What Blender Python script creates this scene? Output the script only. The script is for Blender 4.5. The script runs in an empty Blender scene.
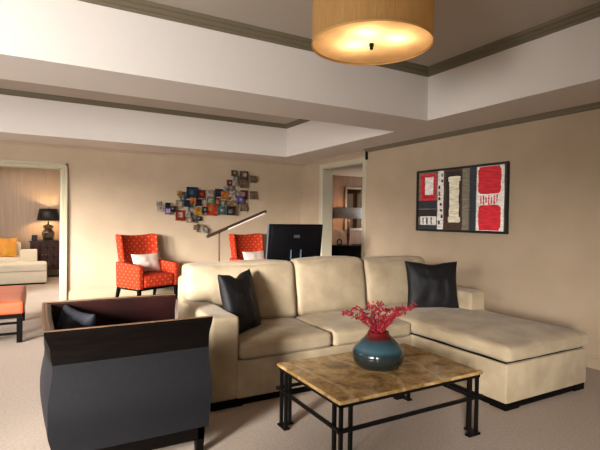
import bpy, bmesh, math, random
from math import sin, cos, pi, radians, sqrt
from mathutils import Vector, Matrix, noise
random.seed(7)
S = bpy.context.scene
C = S.collection

# ------------------------------------------------------------------ materials
def lin(c):
    c = c / 255.0
    return c / 12.92 if c <= .04045 else ((c + .055) / 1.055) ** 2.4
def col(r, g, b): return (lin(r), lin(g), lin(b), 1)

class NT:
    def __init__(s, m): s.t = m.node_tree; s.n = s.t.nodes; s.l = s.t.links
    def add(s, ty, **kw):
        n = s.n.new(ty)
        for k, v in kw.items(): setattr(n, k, v)
        return n
    def link(s, a, b): s.l.new(a, b)

def mat(name, rgb, rough=.6, metal=0, rgb2=None, scale=6, detail=4, bump=0, bscale=200, coord='UV',
        stretch=(1, 1, 1), spec=.5, sheen=0, coat=0, lo=.35, hi=.65, bstretch=None):
    m = bpy.data.materials.new(name); m.use_nodes = True
    k = NT(m); b = k.n['Principled BSDF']
    b.inputs['Base Color'].default_value = col(*rgb)
    b.inputs['Roughness'].default_value = rough
    b.inputs['Metallic'].default_value = metal
    b.inputs['Specular IOR Level'].default_value = spec
    if sheen:
        b.inputs['Sheen Weight'].default_value = sheen
        b.inputs['Sheen Roughness'].default_value = .4
    if coat: b.inputs['Coat Weight'].default_value = coat
    tc = k.add('ShaderNodeTexCoord')
    if rgb2:
        mp = k.add('ShaderNodeMapping'); mp.inputs['Scale'].default_value = stretch
        k.link(tc.outputs[coord], mp.inputs[0])
        n = k.add('ShaderNodeTexNoise'); n.inputs['Scale'].default_value = scale; n.inputs['Detail'].default_value = detail
        k.link(mp.outputs[0], n.inputs['Vector'])
        r = k.add('ShaderNodeValToRGB'); r.color_ramp.elements[0].position = lo; r.color_ramp.elements[1].position = hi
        r.color_ramp.elements[0].color = col(*rgb); r.color_ramp.elements[1].color = col(*rgb2)
        k.link(n.outputs[0], r.inputs[0]); k.link(r.outputs[0], b.inputs['Base Color'])
    if bump:
        mp2 = k.add('ShaderNodeMapping'); mp2.inputs['Scale'].default_value = bstretch or (1, 1, 1)
        k.link(tc.outputs[coord], mp2.inputs[0])
        n2 = k.add('ShaderNodeTexNoise'); n2.inputs['Scale'].default_value = bscale; n2.inputs['Detail'].default_value = 3
        k.link(mp2.outputs[0], n2.inputs['Vector'])
        bp = k.add('ShaderNodeBump'); bp.inputs['Strength'].default_value = bump; bp.inputs['Distance'].default_value = .01
        k.link(n2.outputs[0], bp.inputs['Height']); k.link(bp.outputs[0], b.inputs['Normal'])
    return m

M = {}
M['wall'] = mat('wall_paper', (165, 146, 122), .75, rgb2=(170, 151, 127), scale=3, bump=.05, bscale=260, bstretch=(1, .12, 1), spec=.25)
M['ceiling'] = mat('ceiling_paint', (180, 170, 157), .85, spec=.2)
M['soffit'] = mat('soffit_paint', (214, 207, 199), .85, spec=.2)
M['crown'] = mat('crown_paint', (104, 94, 74), .6)
M['trim'] = mat('trim_paint', (168, 159, 132), .5)
M['trim_dark'] = mat('trim_taupe', (176, 167, 144), .55)
M['carpet'] = mat('carpet', (164, 149, 136), .95, rgb2=(178, 163, 150), scale=60, detail=8, bump=.4, bscale=420, spec=.1)
M['suede'] = mat('tan_suede', (158, 141, 115), .85, rgb2=(177, 160, 133), scale=5, detail=6, bump=.12, bscale=90, spec=.15, sheen=.12)
M['espresso'] = mat('espresso_wood', (8, 6, 5), .5, rgb2=(14, 10, 8), scale=5, stretch=(1, 14, 1), spec=.06)
M['iron'] = mat('black_iron', (12, 10, 10), .5, metal=.2, spec=.2, bump=.1, bscale=90)
M['leather'] = mat('maroon_leather', (25, 7, 7), .35, rgb2=(34, 11, 10), scale=5, bump=.05, bscale=120, spec=.35)
M['edge_wood'] = mat('walnut_edge', (92, 66, 48), .45, rgb2=(120, 88, 64), scale=8, stretch=(1, 10, 1))
M['navy'] = mat('navy_velvet', (24, 26, 38), .8, bump=.1, bscale=100)
M['blackp'] = mat('charcoal_silk', (12, 12, 13), .5, rgb2=(28, 27, 29), scale=10, stretch=(12, 2, 1), bump=.25, bscale=60, bstretch=(6, 1, 1), spec=.2)
M['cream_pillow'] = mat('blush_linen', (212, 192, 178), .9, bump=.1)
M['brushed'] = mat('bronze_metal', (84, 62, 50), .4, metal=.6)
M['led'] = mat('frosted_strip', (226, 216, 204), .5)
M['black_plastic'] = mat('black_plastic', (7, 7, 9), .4, spec=.2)
M['grey_plastic'] = mat('grey_plastic', (84, 94, 108), .35)
M['screen'] = mat('screen_glass', (8, 9, 12), .12)
M['desk'] = mat('desk_wood', (60, 42, 32), .4, rgb2=(78, 54, 40), scale=5, stretch=(1, 12, 1))
M['ivory'] = mat('ivory_fabric', (222, 214, 196), .9, bump=.1, bscale=200)
M['gold'] = mat('gold_fabric', (216, 158, 48), .6, rgb2=(196, 120, 40), scale=4)
M['bench_orange'] = mat('orange_leather', (176, 84, 46), .5, rgb2=(164, 72, 40), scale=3, stretch=(1, 1, 1))
M['chest'] = mat('oxblood_lacquer', (38, 15, 12), .3, rgb2=(52, 22, 18), scale=6)
M['urn'] = mat('bronze_glaze', (70, 48, 32), .22, metal=.3, rgb2=(22, 20, 24), scale=5, coord='Object', coat=.6)
M['black_shade'] = mat('black_silk_shade', (16, 16, 20), .5)
M['grey_shade'] = mat('grey_silk_shade', (206, 208, 216), .7)
M['silver'] = mat('silver_leaf', (150, 138, 116), .4, metal=.5)
M['mirror'] = mat('mirror_glass', (235, 235, 232), .03, metal=1)
M['beech'] = mat('turned_wood', (120, 70, 42), .4, rgb2=(90, 50, 32), scale=6)
M['berry'] = mat('berry_red', (190, 8, 46), .4, rgb2=(134, 4, 30), scale=30, coord='Object', spec=.6)
M['stem'] = mat('berry_stem', (92, 30, 34), .6)
M['frame_black'] = mat('frame_black', (18, 15, 14), .3)
M['curtain'] = mat('sheer_curtain', (196, 186, 166), .9, bump=.6, bscale=12, bstretch=(8, .3, 1))
M['window_frame'] = mat('window_frame_paint', (230, 226, 216), .5)

# wood veneer wall with vertical streaks (adjoining rooms)
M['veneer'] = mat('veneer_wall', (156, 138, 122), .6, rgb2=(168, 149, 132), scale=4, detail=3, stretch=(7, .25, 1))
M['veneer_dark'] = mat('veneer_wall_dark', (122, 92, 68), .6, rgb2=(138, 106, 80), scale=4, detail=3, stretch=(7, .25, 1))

def weave(name, a, b, s, rough=.6, sheen=0, bumpd=.4):
    m = mat(name, a, rough, sheen=sheen, spec=.2); k = NT(m); bs = k.n['Principled BSDF']
    tc = k.add('ShaderNodeTexCoord'); mp = k.add('ShaderNodeMapping'); mp.inputs['Scale'].default_value = (s, s, s)
    k.link(tc.outputs['UV'], mp.inputs[0])
    br = k.add('ShaderNodeTexBrick'); br.inputs['Color1'].default_value = col(*a); br.inputs['Color2'].default_value = col(*b)
    br.inputs['Mortar'].default_value = col(*[x * .7 for x in a]); br.inputs['Mortar Size'].default_value = .06
    br.inputs['Brick Width'].default_value = .8; br.inputs['Row Height'].default_value = .35; br.inputs['Scale'].default_value = 1
    k.link(mp.outputs[0], br.inputs['Vector']); k.link(br.outputs[0], bs.inputs['Base Color'])
    bp = k.add('ShaderNodeBump'); bp.inputs['Strength'].default_value = bumpd; bp.inputs['Distance'].default_value = .004; bp.invert = True
    k.link(br.outputs['Fac'], bp.inputs['Height']); k.link(bp.outputs[0], bs.inputs['Normal'])
    return m
M['chair_weave'] = weave('charcoal_weave', (20, 20, 23), (27, 27, 31), 55)

def dots(name, base, base2, dot, s):
    m = mat(name, base, .8, spec=.2); k = NT(m); bs = k.n['Principled BSDF']
    tc = k.add('ShaderNodeTexCoord'); mp = k.add('ShaderNodeMapping'); mp.inputs['Scale'].default_value = (s, s, s)
    mp.inputs['Rotation'].default_value = (0, 0, radians(45))
    k.link(tc.outputs['UV'], mp.inputs[0])
    v = k.add('ShaderNodeTexVoronoi'); v.voronoi_dimensions = '2D'; v.inputs['Scale'].default_value = 1; v.inputs['Randomness'].default_value = 0
    k.link(mp.outputs[0], v.inputs['Vector'])
    r = k.add('ShaderNodeValToRGB'); r.color_ramp.elements[0].position = .12; r.color_ramp.elements[1].position = .20
    r.color_ramp.elements[0].color = (1, 1, 1, 1); r.color_ramp.elements[1].color = (0, 0, 0, 1)
    k.link(v.outputs['Distance'], r.inputs[0])
    n = k.add('ShaderNodeTexNoise'); n.inputs['Scale'].default_value = 9; k.link(tc.outputs['UV'], n.inputs['Vector'])
    mx0 = k.add('ShaderNodeMix', data_type='RGBA'); mx0.inputs[6].default_value = col(*base); mx0.inputs[7].default_value = col(*base2)
    k.link(n.outputs[0], mx0.inputs[0])
    mx = k.add('ShaderNodeMix', data_type='RGBA'); k.link(r.outputs[0], mx.inputs[0]); k.link(mx0.outputs[2], mx.inputs[6]); mx.inputs[7].default_value = col(*dot)
    k.link(mx.outputs[2], bs.inputs['Base Color'])
    return m
M['orange_dots'] = dots('orange_dotted_fabric', (176, 50, 20), (156, 38, 18), (204, 106, 64), 14)

def marble():
    m = mat('amber_marble', (196, 160, 96), .14, spec=.4); k = NT(m); bs = k.n['Principled BSDF']
    tc = k.add('ShaderNodeTexCoord')
    n = k.add('ShaderNodeTexNoise'); n.inputs['Scale'].default_value = 7; n.inputs['Detail'].default_value = 14; n.inputs['Distortion'].default_value = .5; n.inputs['Roughness'].default_value = .72
    k.link(tc.outputs['UV'], n.inputs['Vector'])
    r = k.add('ShaderNodeValToRGB'); e = r.color_ramp.elements
    e[0].position = .33; e[0].color = col(70, 48, 28); e[1].position = .68; e[1].color = col(188, 164, 120)
    x = e.new(.5); x.color = col(154, 120, 70)
    k.link(n.outputs[0], r.inputs[0])
    w = k.add('ShaderNodeTexWave'); w.inputs['Scale'].default_value = .9; w.inputs['Distortion'].default_value = 9; w.inputs['Detail'].default_value = 3
    w.inputs['Phase Offset'].default_value = 2.2
    k.link(tc.outputs['UV'], w.inputs['Vector'])
    r2 = k.add('ShaderNodeValToRGB'); r2.color_ramp.elements[0].position = .97; r2.color_ramp.elements[1].position = 1
    r2.color_ramp.elements[1].color = (.25, .25, .25, 1)
    k.link(w.outputs[0], r2.inputs[0])
    mx = k.add('ShaderNodeMix', data_type='RGBA'); k.link(r2.outputs[0], mx.inputs[0]); k.link(r.outputs[0], mx.inputs[6]); mx.inputs[7].default_value = col(226, 206, 164)
    k.link(mx.outputs[2], bs.inputs['Base Color'])
    return m
M['marble'] = marble()

def vase_mat():
    m = mat('layered_glaze', (52, 92, 108), .12, spec=.5); k = NT(m); bs = k.n['Principled BSDF']
    tc = k.add('ShaderNodeTexCoord'); sp = k.add('ShaderNodeSeparateXYZ'); k.link(tc.outputs['Object'], sp.inputs[0])
    n = k.add('ShaderNodeTexNoise'); n.inputs['Scale'].default_value = 14; n.inputs['Detail'].default_value = 4; k.link(tc.outputs['Object'], n.inputs['Vector'])
    a = k.add('ShaderNodeMath', operation='MULTIPLY_ADD'); a.inputs[1].default_value = .02; k.link(n.outputs[0], a.inputs[0]); k.link(sp.outputs['Z'], a.inputs[2])
    mr = k.add('ShaderNodeMapRange'); mr.inputs[1].default_value = .01; mr.inputs[2].default_value = .235
    k.link(a.outputs[0], mr.inputs[0])
    r = k.add('ShaderNodeValToRGB'); e = r.color_ramp.elements
    e[0].position = 0; e[0].color = col(24, 28, 28); e[1].position = .40; e[1].color = col(38, 44, 42)
    for p, c in ((.48, (30, 50, 58)), (.58, (54, 84, 94)), (.80, (38, 62, 72)), (.87, (74, 22, 18)), (1., (104, 18, 16))):
        x = e.new(p); x.color = col(*c)
    k.link(mr.outputs[0], r.inputs[0]); k.link(r.outputs[0], bs.inputs['Base Color'])
    return m
M['vase'] = vase_mat()

def shade_mat(name, rgb, stripes=True, tr=.5):
    m = bpy.data.materials.new(name); m.use_nodes = True; k = NT(m); k.n.clear()
    o = k.add('ShaderNodeOutputMaterial'); d = k.add('ShaderNodeBsdfDiffuse'); t = k.add('ShaderNodeBsdfTranslucent'); mx = k.add('ShaderNodeMixShader')
    mx.inputs[0].default_value = tr
    tc = k.add('ShaderNodeTexCoord'); mp = k.add('ShaderNodeMapping'); mp.inputs['Scale'].default_value = (30, 2, 1) if stripes else (2, 2, 1)
    k.link(tc.outputs['UV'], mp.inputs[0]); n = k.add('ShaderNodeTexNoise'); n.inputs['Scale'].default_value = 3; k.link(mp.outputs[0], n.inputs['Vector'])
    r = k.add('ShaderNodeValToRGB'); r.color_ramp.elements[0].position = .3; r.color_ramp.elements[1].position = .7
    r.color_ramp.elements[0].color = col(*[x * .9 for x in rgb]); r.color_ramp.elements[1].color = col(*rgb)
    k.link(n.outputs[0], r.inputs[0])
    for s in (d, t): k.link(r.outputs[0], s.inputs['Color'])
    k.link(d.outputs[0], mx.inputs[1]); k.link(t.outputs[0], mx.inputs[2]); k.link(mx.outputs[0], o.inputs[0])
    return m
M['drum'] = shade_mat('gold_silk_shade', (164, 130, 84), tr=.14)
M['diffuser'] = shade_mat('frosted_diffuser', (252, 224, 176), False, .72)

def glass_mat():
    m = bpy.data.materials.new('window_glass'); m.use_nodes = True; k = NT(m); b = k.n['Principled BSDF']
    k.n.remove(b); o = k.n['Material Output']
    t = k.add('ShaderNodeBsdfTransparent'); g = k.add('ShaderNodeBsdfGlossy'); g.inputs['Roughness'].default_value = .02
    mx = k.add('ShaderNodeMixShader'); mx.inputs[0].default_value = .06
    k.link(t.outputs[0], mx.inputs[1]); k.link(g.outputs[0], mx.inputs[2]); k.link(mx.outputs[0], o.inputs[0])
    return m
M['glass'] = glass_mat()

def emit(name, rgb, s):
    m = bpy.data.materials.new(name); m.use_nodes = True; b = m.node_tree.nodes['Principled BSDF']
    b.inputs['Base Color'].default_value = col(*rgb); b.inputs['Emission Color'].default_value = col(*rgb); b.inputs['Emission Strength'].default_value = s
    return m
M['bulb'] = emit('lit_bulb', (255, 214, 150), 6)

# ------------------------------------------------------------------ geometry helpers
def uvbox(me):
    uv = me.uv_layers.new(name='UVMap')
    for p in me.polygons:
        n = p.normal; a = max(range(3), key=lambda i: abs(n[i]))
        for li in p.loop_indices:
            v = me.vertices[me.loops[li].vertex_index].co
            uv.data[li].uv = (v.y, v.z) if a == 0 else (v.x, v.z) if a == 1 else (v.x, v.y)

def obj(name, bm, m, parent=None, smooth=False, loc=None, uv=True, angle=None):
    me = bpy.data.meshes.new(name)
    bmesh.ops.recalc_face_normals(bm, faces=bm.faces[:])
    bm.to_mesh(me); bm.free()
    for x in (m if isinstance(m, (list, tuple)) else [m]): me.materials.append(x)
    if smooth:
        for p in me.polygons: p.use_smooth = True
        if angle: me.set_sharp_from_angle(angle=radians(angle))
    if uv and not me.uv_layers: uvbox(me)
    o = bpy.data.objects.new(name, me); C.objects.link(o)
    if parent: o.parent = parent
    if loc: o.location = loc
    return o
def thing(name, label, cat, loc=(0, 0, 0), rz=0, group=None):
    o = bpy.data.objects.new(name, None); C.objects.link(o); o.location = loc; o.rotation_euler = (0, 0, rz)
    o.empty_display_size = .1
    return tag(o, label, cat, group)
def tag(o, label, cat, group=None, kind=None):
    o['label'] = label; o['category'] = cat
    if group: o['group'] = group
    if kind: o['kind'] = kind
    return o
def struct(name, bm, m, parent=None, label=None, **kw):
    o = obj(name, bm, m, parent, **kw)
    if not parent: o['kind'] = 'structure'
    if label: o['label'] = label
    return o

def B(): return bmesh.new()
def box(bm, x0, x1, y0, y1, z0, z1, bev=0, seg=2, mi=0):
    t = bmesh.new()
    r = bmesh.ops.create_cube(t, size=1)
    for v in t.verts:
        v.co = Vector(((x0 + x1) / 2 + v.co.x * (x1 - x0), (y0 + y1) / 2 + v.co.y * (y1 - y0), (z0 + z1) / 2 + v.co.z * (z1 - z0)))
    if bev: bmesh.ops.bevel(t, geom=t.edges[:], offset=bev, segments=seg, affect='EDGES', profile=.5)
    for f in t.faces: f.material_index = mi
    me = bpy.data.meshes.new('t'); t.to_mesh(me); t.free(); bm.from_mesh(me); bpy.data.meshes.remove(me)
    return bm
def bx(*a, **k): return box(B(), *a, **k)
def tube(bm, pts, r, n=10, cap=True):
    rings = []
    pts = [Vector(p) for p in pts]
    for i, p in enumerate(pts):
        d = (pts[min(i + 1, len(pts) - 1)] - pts[max(i - 1, 0)]).normalized()
        a = d.orthogonal().normalized() if i == 0 else (rings[-1][1] - d * rings[-1][1].dot(d)).normalized()
        b = d.cross(a); rr = r[i] if isinstance(r, (list, tuple)) else r
        rings.append(([bm.verts.new(p + (a * cos(2 * pi * k / n) + b * sin(2 * pi * k / n)) * rr) for k in range(n)], a))
    for i in range(len(rings) - 1):
        A, Bq = rings[i][0], rings[i + 1][0]
        for k in range(n): bm.faces.new((A[k], A[(k + 1) % n], Bq[(k + 1) % n], Bq[k]))
    if cap: bm.faces.new(rings[0][0]); bm.faces.new(rings[-1][0])
    return bm
def lathe(bm, prof, n=48, cx=0, cy=0, capb=True, capt=False):
    rings = [[bm.verts.new((cx + r * cos(2 * pi * k / n), cy + r * sin(2 * pi * k / n), z)) for k in range(n)] for r, z in prof]
    for A, Bq in zip(rings, rings[1:]):
        for k in range(n): bm.faces.new((A[k], A[(k + 1) % n], Bq[(k + 1) % n], Bq[k]))
    if capb: bm.faces.new(rings[0])
    if capt: bm.faces.new(rings[-1])
    return bm
def frustum(bm, x, y, z0, z1, a, b):   # tapered square leg, a = half size at the bottom, b at the top
    lo = [bm.verts.new((x + i * a, y + j * a, z0)) for i, j in ((-1, -1), (1, -1), (1, 1), (-1, 1))]
    hi = [bm.verts.new((x + i * b, y + j * b, z1)) for i, j in ((-1, -1), (1, -1), (1, 1), (-1, 1))]
    bm.faces.new(lo); bm.faces.new(hi)
    for k in range(4): bm.faces.new((lo[k], lo[(k + 1) % 4], hi[(k + 1) % 4], hi[k]))
    return bm
def cushion(x0, x1, y0, y1, z0, z1, r=.04, puff=(0, 0, .02), n=22, wr=.004, seed=0, lean=0):
    """soft rounded box, puffed along each axis, lightly wrinkled"""
    bm = B(); c = Vector(((x0 + x1) / 2, (y0 + y1) / 2, (z0 + z1) / 2)); h = Vector(((x1 - x0) / 2, (y1 - y0) / 2, (z1 - z0) / 2))
    bmesh.ops.create_cube(bm, size=2)
    bmesh.ops.subdivide_edges(bm, edges=bm.edges[:], cuts=n, use_grid_fill=True)
    for v in bm.verts:
        u = v.co.copy()
        u = Vector([math.copysign(1 - (1 - abs(t)) ** 1.25, t) if abs(t) < 1 else t for t in u])
        p = Vector((u.x * h.x, u.y * h.y, u.z * h.z)); q = p.copy()
        for i in range(3): q[i] = max(-(h[i] - r), min(h[i] - r, p[i]))
        d = p - q
        if d.length > 1e-6: p = q + d.normalized() * r
        w = [1 - abs(t) ** 2.4 for t in u]
        p.x += math.copysign(puff[0], u.x) * abs(u.x) * w[1] * w[2]
        p.y += math.copysign(puff[1], u.y) * abs(u.y) * w[0] * w[2]
        p.z += math.copysign(puff[2], u.z) * abs(u.z) * w[0] * w[1]
        g = p + c
        p += Vector((noise.noise(g * 5 + Vector((seed, 0, 0))), noise.noise(g * 5 + Vector((0, seed, 9))), noise.noise(g * 5 + Vector((7, 0, seed))))) * wr * 2
        p += Vector((0, noise.noise(Vector((g.x * 14, g.z * 6, seed))), noise.noise(Vector((g.x * 12, g.y * 7, seed + 3))))) * wr * .5
        if lean: p.y += (p.z + h.z) * lean
        v.co = p + c
    return bm
def pillow(w, h, t, n=30, seed=0, dent=.0):
    """knife-edge pillow in local xz, thickness along y, standing on z = 0"""
    bm = B()
    def P(u, v, s):
        e = max(0, (1 - u * u)) ** .5 * max(0, (1 - v * v)) ** .5
        x = w / 2 * u * (1 - .09 * (1 - v * v)); z = h / 2 * v * (1 - .09 * (1 - u * u))
        if v > 0: z -= dent * v * max(0, 1 - (u / .45) ** 2)
        y = s * t / 2 * e ** .75 * (1 - .25 * dent / max(h, .01))
        wv = noise.noise(Vector((u * 2.2, v * 2.2, seed))) * .03 * e + noise.noise(Vector((u * 6, v * 2.5, seed + 5))) * .012 * e
        return Vector((x, y + wv * .6, z + h / 2 * .91))
    g = {}
    for s in (1, -1):
        for i in range(n + 1):
            for j in range(n + 1):
                ed = i in (0, n) or j in (0, n)
                if ed and s == -1: g[s, i, j] = g[1, i, j]; continue
                u = -cos(pi * i / n); v = -cos(pi * j / n)
                g[s, i, j] = bm.verts.new(P(u * .5 + (2 * i / n - 1) * .5, v * .5 + (2 * j / n - 1) * .5, s))
        for i in range(n):
            for j in range(n):
                bm.faces.new((g[s, i, j], g[s, i + 1, j], g[s, i + 1, j + 1], g[s, i, j + 1]))
    return bm
def pillow_obj(name, m, loc, rz, lean, w, h, t, label, cat='cushion', group=None, roll=0, **k):
    o = obj(name, pillow(w, h, t, **k), m, smooth=True)
    o.matrix_world = Matrix.Translation(loc) @ Matrix.Rotation(rz, 4, 'Z') @ Matrix.Rotation(lean, 4, 'X') @ Matrix.Rotation(roll, 4, 'Y')
    return tag(o, label, cat, group)

# ------------------------------------------------------------------ room shell
XL, YR, YB, XR, XC = -3.4, -2.6, 8.568, 4.66, 4.83
ZS, ZC = 2.54, 3.13
ROOMB_X, ROOMB_Y = 8.6, 9.8
bm = B(); box(bm, XL - .2, 8.8, YR - .2, 12.5, -.12, 0); struct('floor', bm, M['carpet'])
bm = B(); box(bm, XL - .2, 5.05, YR - .2, 8.72, ZC, ZC + .12); struct('ceiling', bm, M['ceiling'])
# lowered soffits around the two trays
for n_, a in (('trim_1', (3.88, 5.05, YR, 4.67)), ('trim_2', (XL, 3.88, 3.95, 4.67)), ('trim_3', (4.02, 5.05, 4.67, 8.568)), ('trim_4', (XL, 4.02, 7.68, 8.568))):
    bm = B(); box(bm, a[0], a[1], a[2], a[3], ZS, ZC + .002)
    struct(n_, bm, M['soffit'])
def crown(name, pts, z0, z1, d, m, closed=False):
    """stepped moulding running along a polyline in plan; d = offset direction sign to the left of travel"""
    bm = B(); prof = ((0, 0), (.012, 0), (.018, .25), (.03, .3), (.034, .62), (.05, .7), (.06, 1), (0, 1))
    rings = []
    P = [Vector(p) for p in pts]
    for i, p in enumerate(P):
        nn = []
        if i > 0: e = (P[i] - P[i - 1]).normalized(); nn.append(Vector((-e.y, e.x)))
        if i < len(P) - 1: e = (P[i + 1] - P[i]).normalized(); nn.append(Vector((-e.y, e.x)))
        q = sum(nn, Vector((0, 0))) / len(nn); q = q / q.length_squared
        rings.append([bm.verts.new((p.x + q.x * a * d, p.y + q.y * a * d, z0 + (z1 - z0) * b)) for a, b in prof])
    for A, Bq in zip(rings, rings[1:]):
        for k in range(len(prof)): bm.faces.new((A[k], A[(k + 1) % len(prof)], Bq[(k + 1) % len(prof)], Bq[k]))
    bm.faces.new(rings[0]); bm.faces.new(rings[-1])
    return struct(name, bm, m)
crown('trim_5', [(XL, 3.95), (3.88, 3.95), (3.88, YR)], 3.035, ZC, -1, M['crown'])
crown('trim_6', [(XL, 7.68), (4.02, 7.68), (4.02, 4.67)], 3.06, ZC, -1, M['crown'])
crown('trim_7', [(XR, YR), (XR, 6.10)], 2.485, ZS, 1, M['crown'])
crown('trim_8', [(XC, 6.15), (XC, YB), (XL, YB)], 2.495, ZS, 1, M['wall'])

# back wall with the wide opening on the left (x -1.7 .. .345)
bm = B(); box(bm, .345, 5.05, YB, 8.72, 0, ZS + .01); box(bm, -1.7, .345, YB, 8.72, 2.165, ZS + .01); box(bm, XL, -1.7, YB, 8.72, 0, ZS + .01)
struct('wall_back', bm, M['wall'])
def casing(name, bm_boxes, m):
    bm = B()
    for a in bm_boxes: box(bm, *a, bev=.006, seg=1)
    return struct(name, bm, m)
casing('trim_9', [(.335, .385, YB - .028, YB, 0, 2.2), (.385, .428, YB - .045, YB, 0, 2.243), (-1.74, .345, YB - .028, YB, 2.155, 2.2), (-1.78, .428, YB - .045, YB, 2.2, 2.243),
                  (-1.74, -1.69, YB - .028, YB, 0, 2.2), (-1.783, -1.74, YB - .045, YB, 0, 2.243),
                  (.325, .345, YB - .02, 8.74, 0, 2.165), (-1.70, -1.68, YB - .02, 8.74, 0, 2.165), (-1.7, .345, YB - .02, 8.74, 2.145, 2.165)], M['trim'])
# right wall: near part proud, far part with a doorway
bm = B(); box(bm, XR, 5.05, YR, 6.10, 0, ZS + .01); struct('wall_right', bm, M['wall'])
bm = B(); box(bm, XC, 5.05, 6.10, 6.40, 0, ZS + .01); box(bm, XC, 5.05, 7.70, YB, 0, ZS + .01); box(bm, XC, 5.05, 6.40, 7.70, 2.37, ZS + .01)
struct('wall_right_far', bm, M['wall'])
casing('trim_10', [(XC - .02, XC, 7.70, 7.79, 0, 2.45), (XC - .02, XC, 6.31, 6.40, 0, 2.45), (XC - .02, XC, 6.40, 7.70, 2.37, 2.45),
                   (XC - .01, 5.06, 7.685, 7.70, 0, 2.37), (XC - .01, 5.06, 6.40, 6.415, 0, 2.37), (XC - .01, 5.06, 6.40, 7.70, 2.355, 2.37)], M['trim_dark'])
casing('shadow_gap', [(XR - .03, XR, 6.055, 6.10, 2.37, 2.535)], M['espresso'])  # dark box drawn in place of the shadow gap at the crown's end
# left and rear walls with daylight windows (outside the frame)
LW = ((-.7, 1.5), (2.0, 3.7), (4.4, 7.6)); RW = ((-3.1, -1.7),); WZ0, WZ1 = .85, 2.42
def wallwin(name, horizontal, fixed0, fixed1, a0, a1, wins, m):
    bm = B(); cur = a0
    def bb(u0, u1, z0, z1):
        if horizontal: box(bm, u0, u1, fixed0, fixed1, z0, z1)
        else: box(bm, fixed0, fixed1, u0, u1, z0, z1)
    for w in wins:
        bb(cur, w[0], 0, ZC); bb(w[0], w[1], 0, WZ0); bb(w[0], w[1], WZ1, ZC); cur = w[1]
    bb(cur, a1, 0, ZC)
    return struct(name, bm, m)
wallwin('wall_left', False, XL - .2, XL, YR, 8.72, LW, M['wall'])
wallwin('wall_rear', True, YR - .2, YR, XL - .2, 5.05, RW, M['wall'])
k = 1
for horiz, f0, wins in ((False, XL - .12, LW), (True, YR - .12, RW)):
    for w in wins:
        bm = B()
        bars = [(w[0], w[0] + .05, WZ0, WZ1), (w[1] - .05, w[1], WZ0, WZ1), (w[0], w[1], WZ0, WZ0 + .05), (w[0], w[1], WZ1 - .05, WZ1), ((w[0] + w[1]) / 2 - .02, (w[0] + w[1]) / 2 + .02, WZ0, WZ1)]
        for u0, u1, z0, z1 in bars:
            if horiz: box(bm, u0, u1, f0, f0 + .05, z0, z1)
            else: box(bm, f0, f0 + .05, u0, u1, z0, z1)
        wo = struct('window_%d' % k, bm, M['window_frame']); k += 1
        bm = B()
        if horiz: box(bm, w[0] + .05, w[1] - .05, f0 + .02, f0 + .026, WZ0 + .05, WZ1 - .05)
        else: box(bm, f0 + .02, f0 + .026, w[0] + .05, w[1] - .05, WZ0 + .05, WZ1 - .05)
        obj('pane', bm, M['glass'], wo)
# baseboards
def baseb(name, a, m=None):
    bm = B()
    for q in a: box(bm, *q, bev=.004, seg=1)
    struct(name, bm, m or M['trim'])
baseb('baseboard_back', [(.428, XC, YB - .02, YB, 0, .12), (.428, XC, YB - .014, YB, .12, .15)])
baseb('baseboard_right', [(XR - .016, XR, YR, 6.10, 0, .10), (XR - .01, XR, YR, 6.10, .10, .13)], M['wall'])
baseb('baseboard_far', [(XC - .016, XC, 7.79, YB - .02, 0, .13)], M['trim_dark'])
# adjoining room behind the left opening
bm = B(); box(bm, XL, 1.6, 12.2, 12.35, 0, 2.7); struct('wall_lounge_back', bm, M['veneer'])
bm = B(); box(bm, 1.5, 1.6, 8.72, 12.2, 0, 2.7); box(bm, XL - .1, XL, 8.72, 12.2, 0, 2.7); struct('wall_lounge_side', bm, M['veneer'])
bm = B(); box(bm, XL, 1.6, 8.72, 12.35, 2.6, 2.72); struct('ceiling_lounge', bm, M['ceiling'])
baseb('baseboard_lounge', [(XL, 1.5, 12.18, 12.2, 0, .13)])
# adjoining room through the right doorway
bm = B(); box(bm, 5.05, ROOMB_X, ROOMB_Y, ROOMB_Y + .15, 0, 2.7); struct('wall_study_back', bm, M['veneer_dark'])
bm = B(); box(bm, ROOMB_X, ROOMB_X + .12, 4.9, ROOMB_Y, 0, 2.7); box(bm, ROOMB_X - .08, ROOMB_X, 7.15, 7.35, 0, 2.5, mi=1); box(bm, ROOMB_X - .08, ROOMB_X, 7.78, 7.88, 0, 2.5, mi=1); box(bm, ROOMB_X - .08, ROOMB_X, 6.9, 8.6, 2.2, 2.4, mi=1)
struct('wall_study_side', bm, [M['curtain'], M['beech']])
bm = B(); box(bm, 5.05, ROOMB_X, 4.78, 4.9, 0, 2.7); struct('wall_study_front', bm, M['wall'])
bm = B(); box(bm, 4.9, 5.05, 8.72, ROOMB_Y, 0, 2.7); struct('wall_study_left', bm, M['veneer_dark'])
bm = B(); box(bm, 5.05, ROOMB_X, 4.9, ROOMB_Y, 2.5, 2.62); struct('ceiling_study', bm, M['ceiling'])

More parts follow.
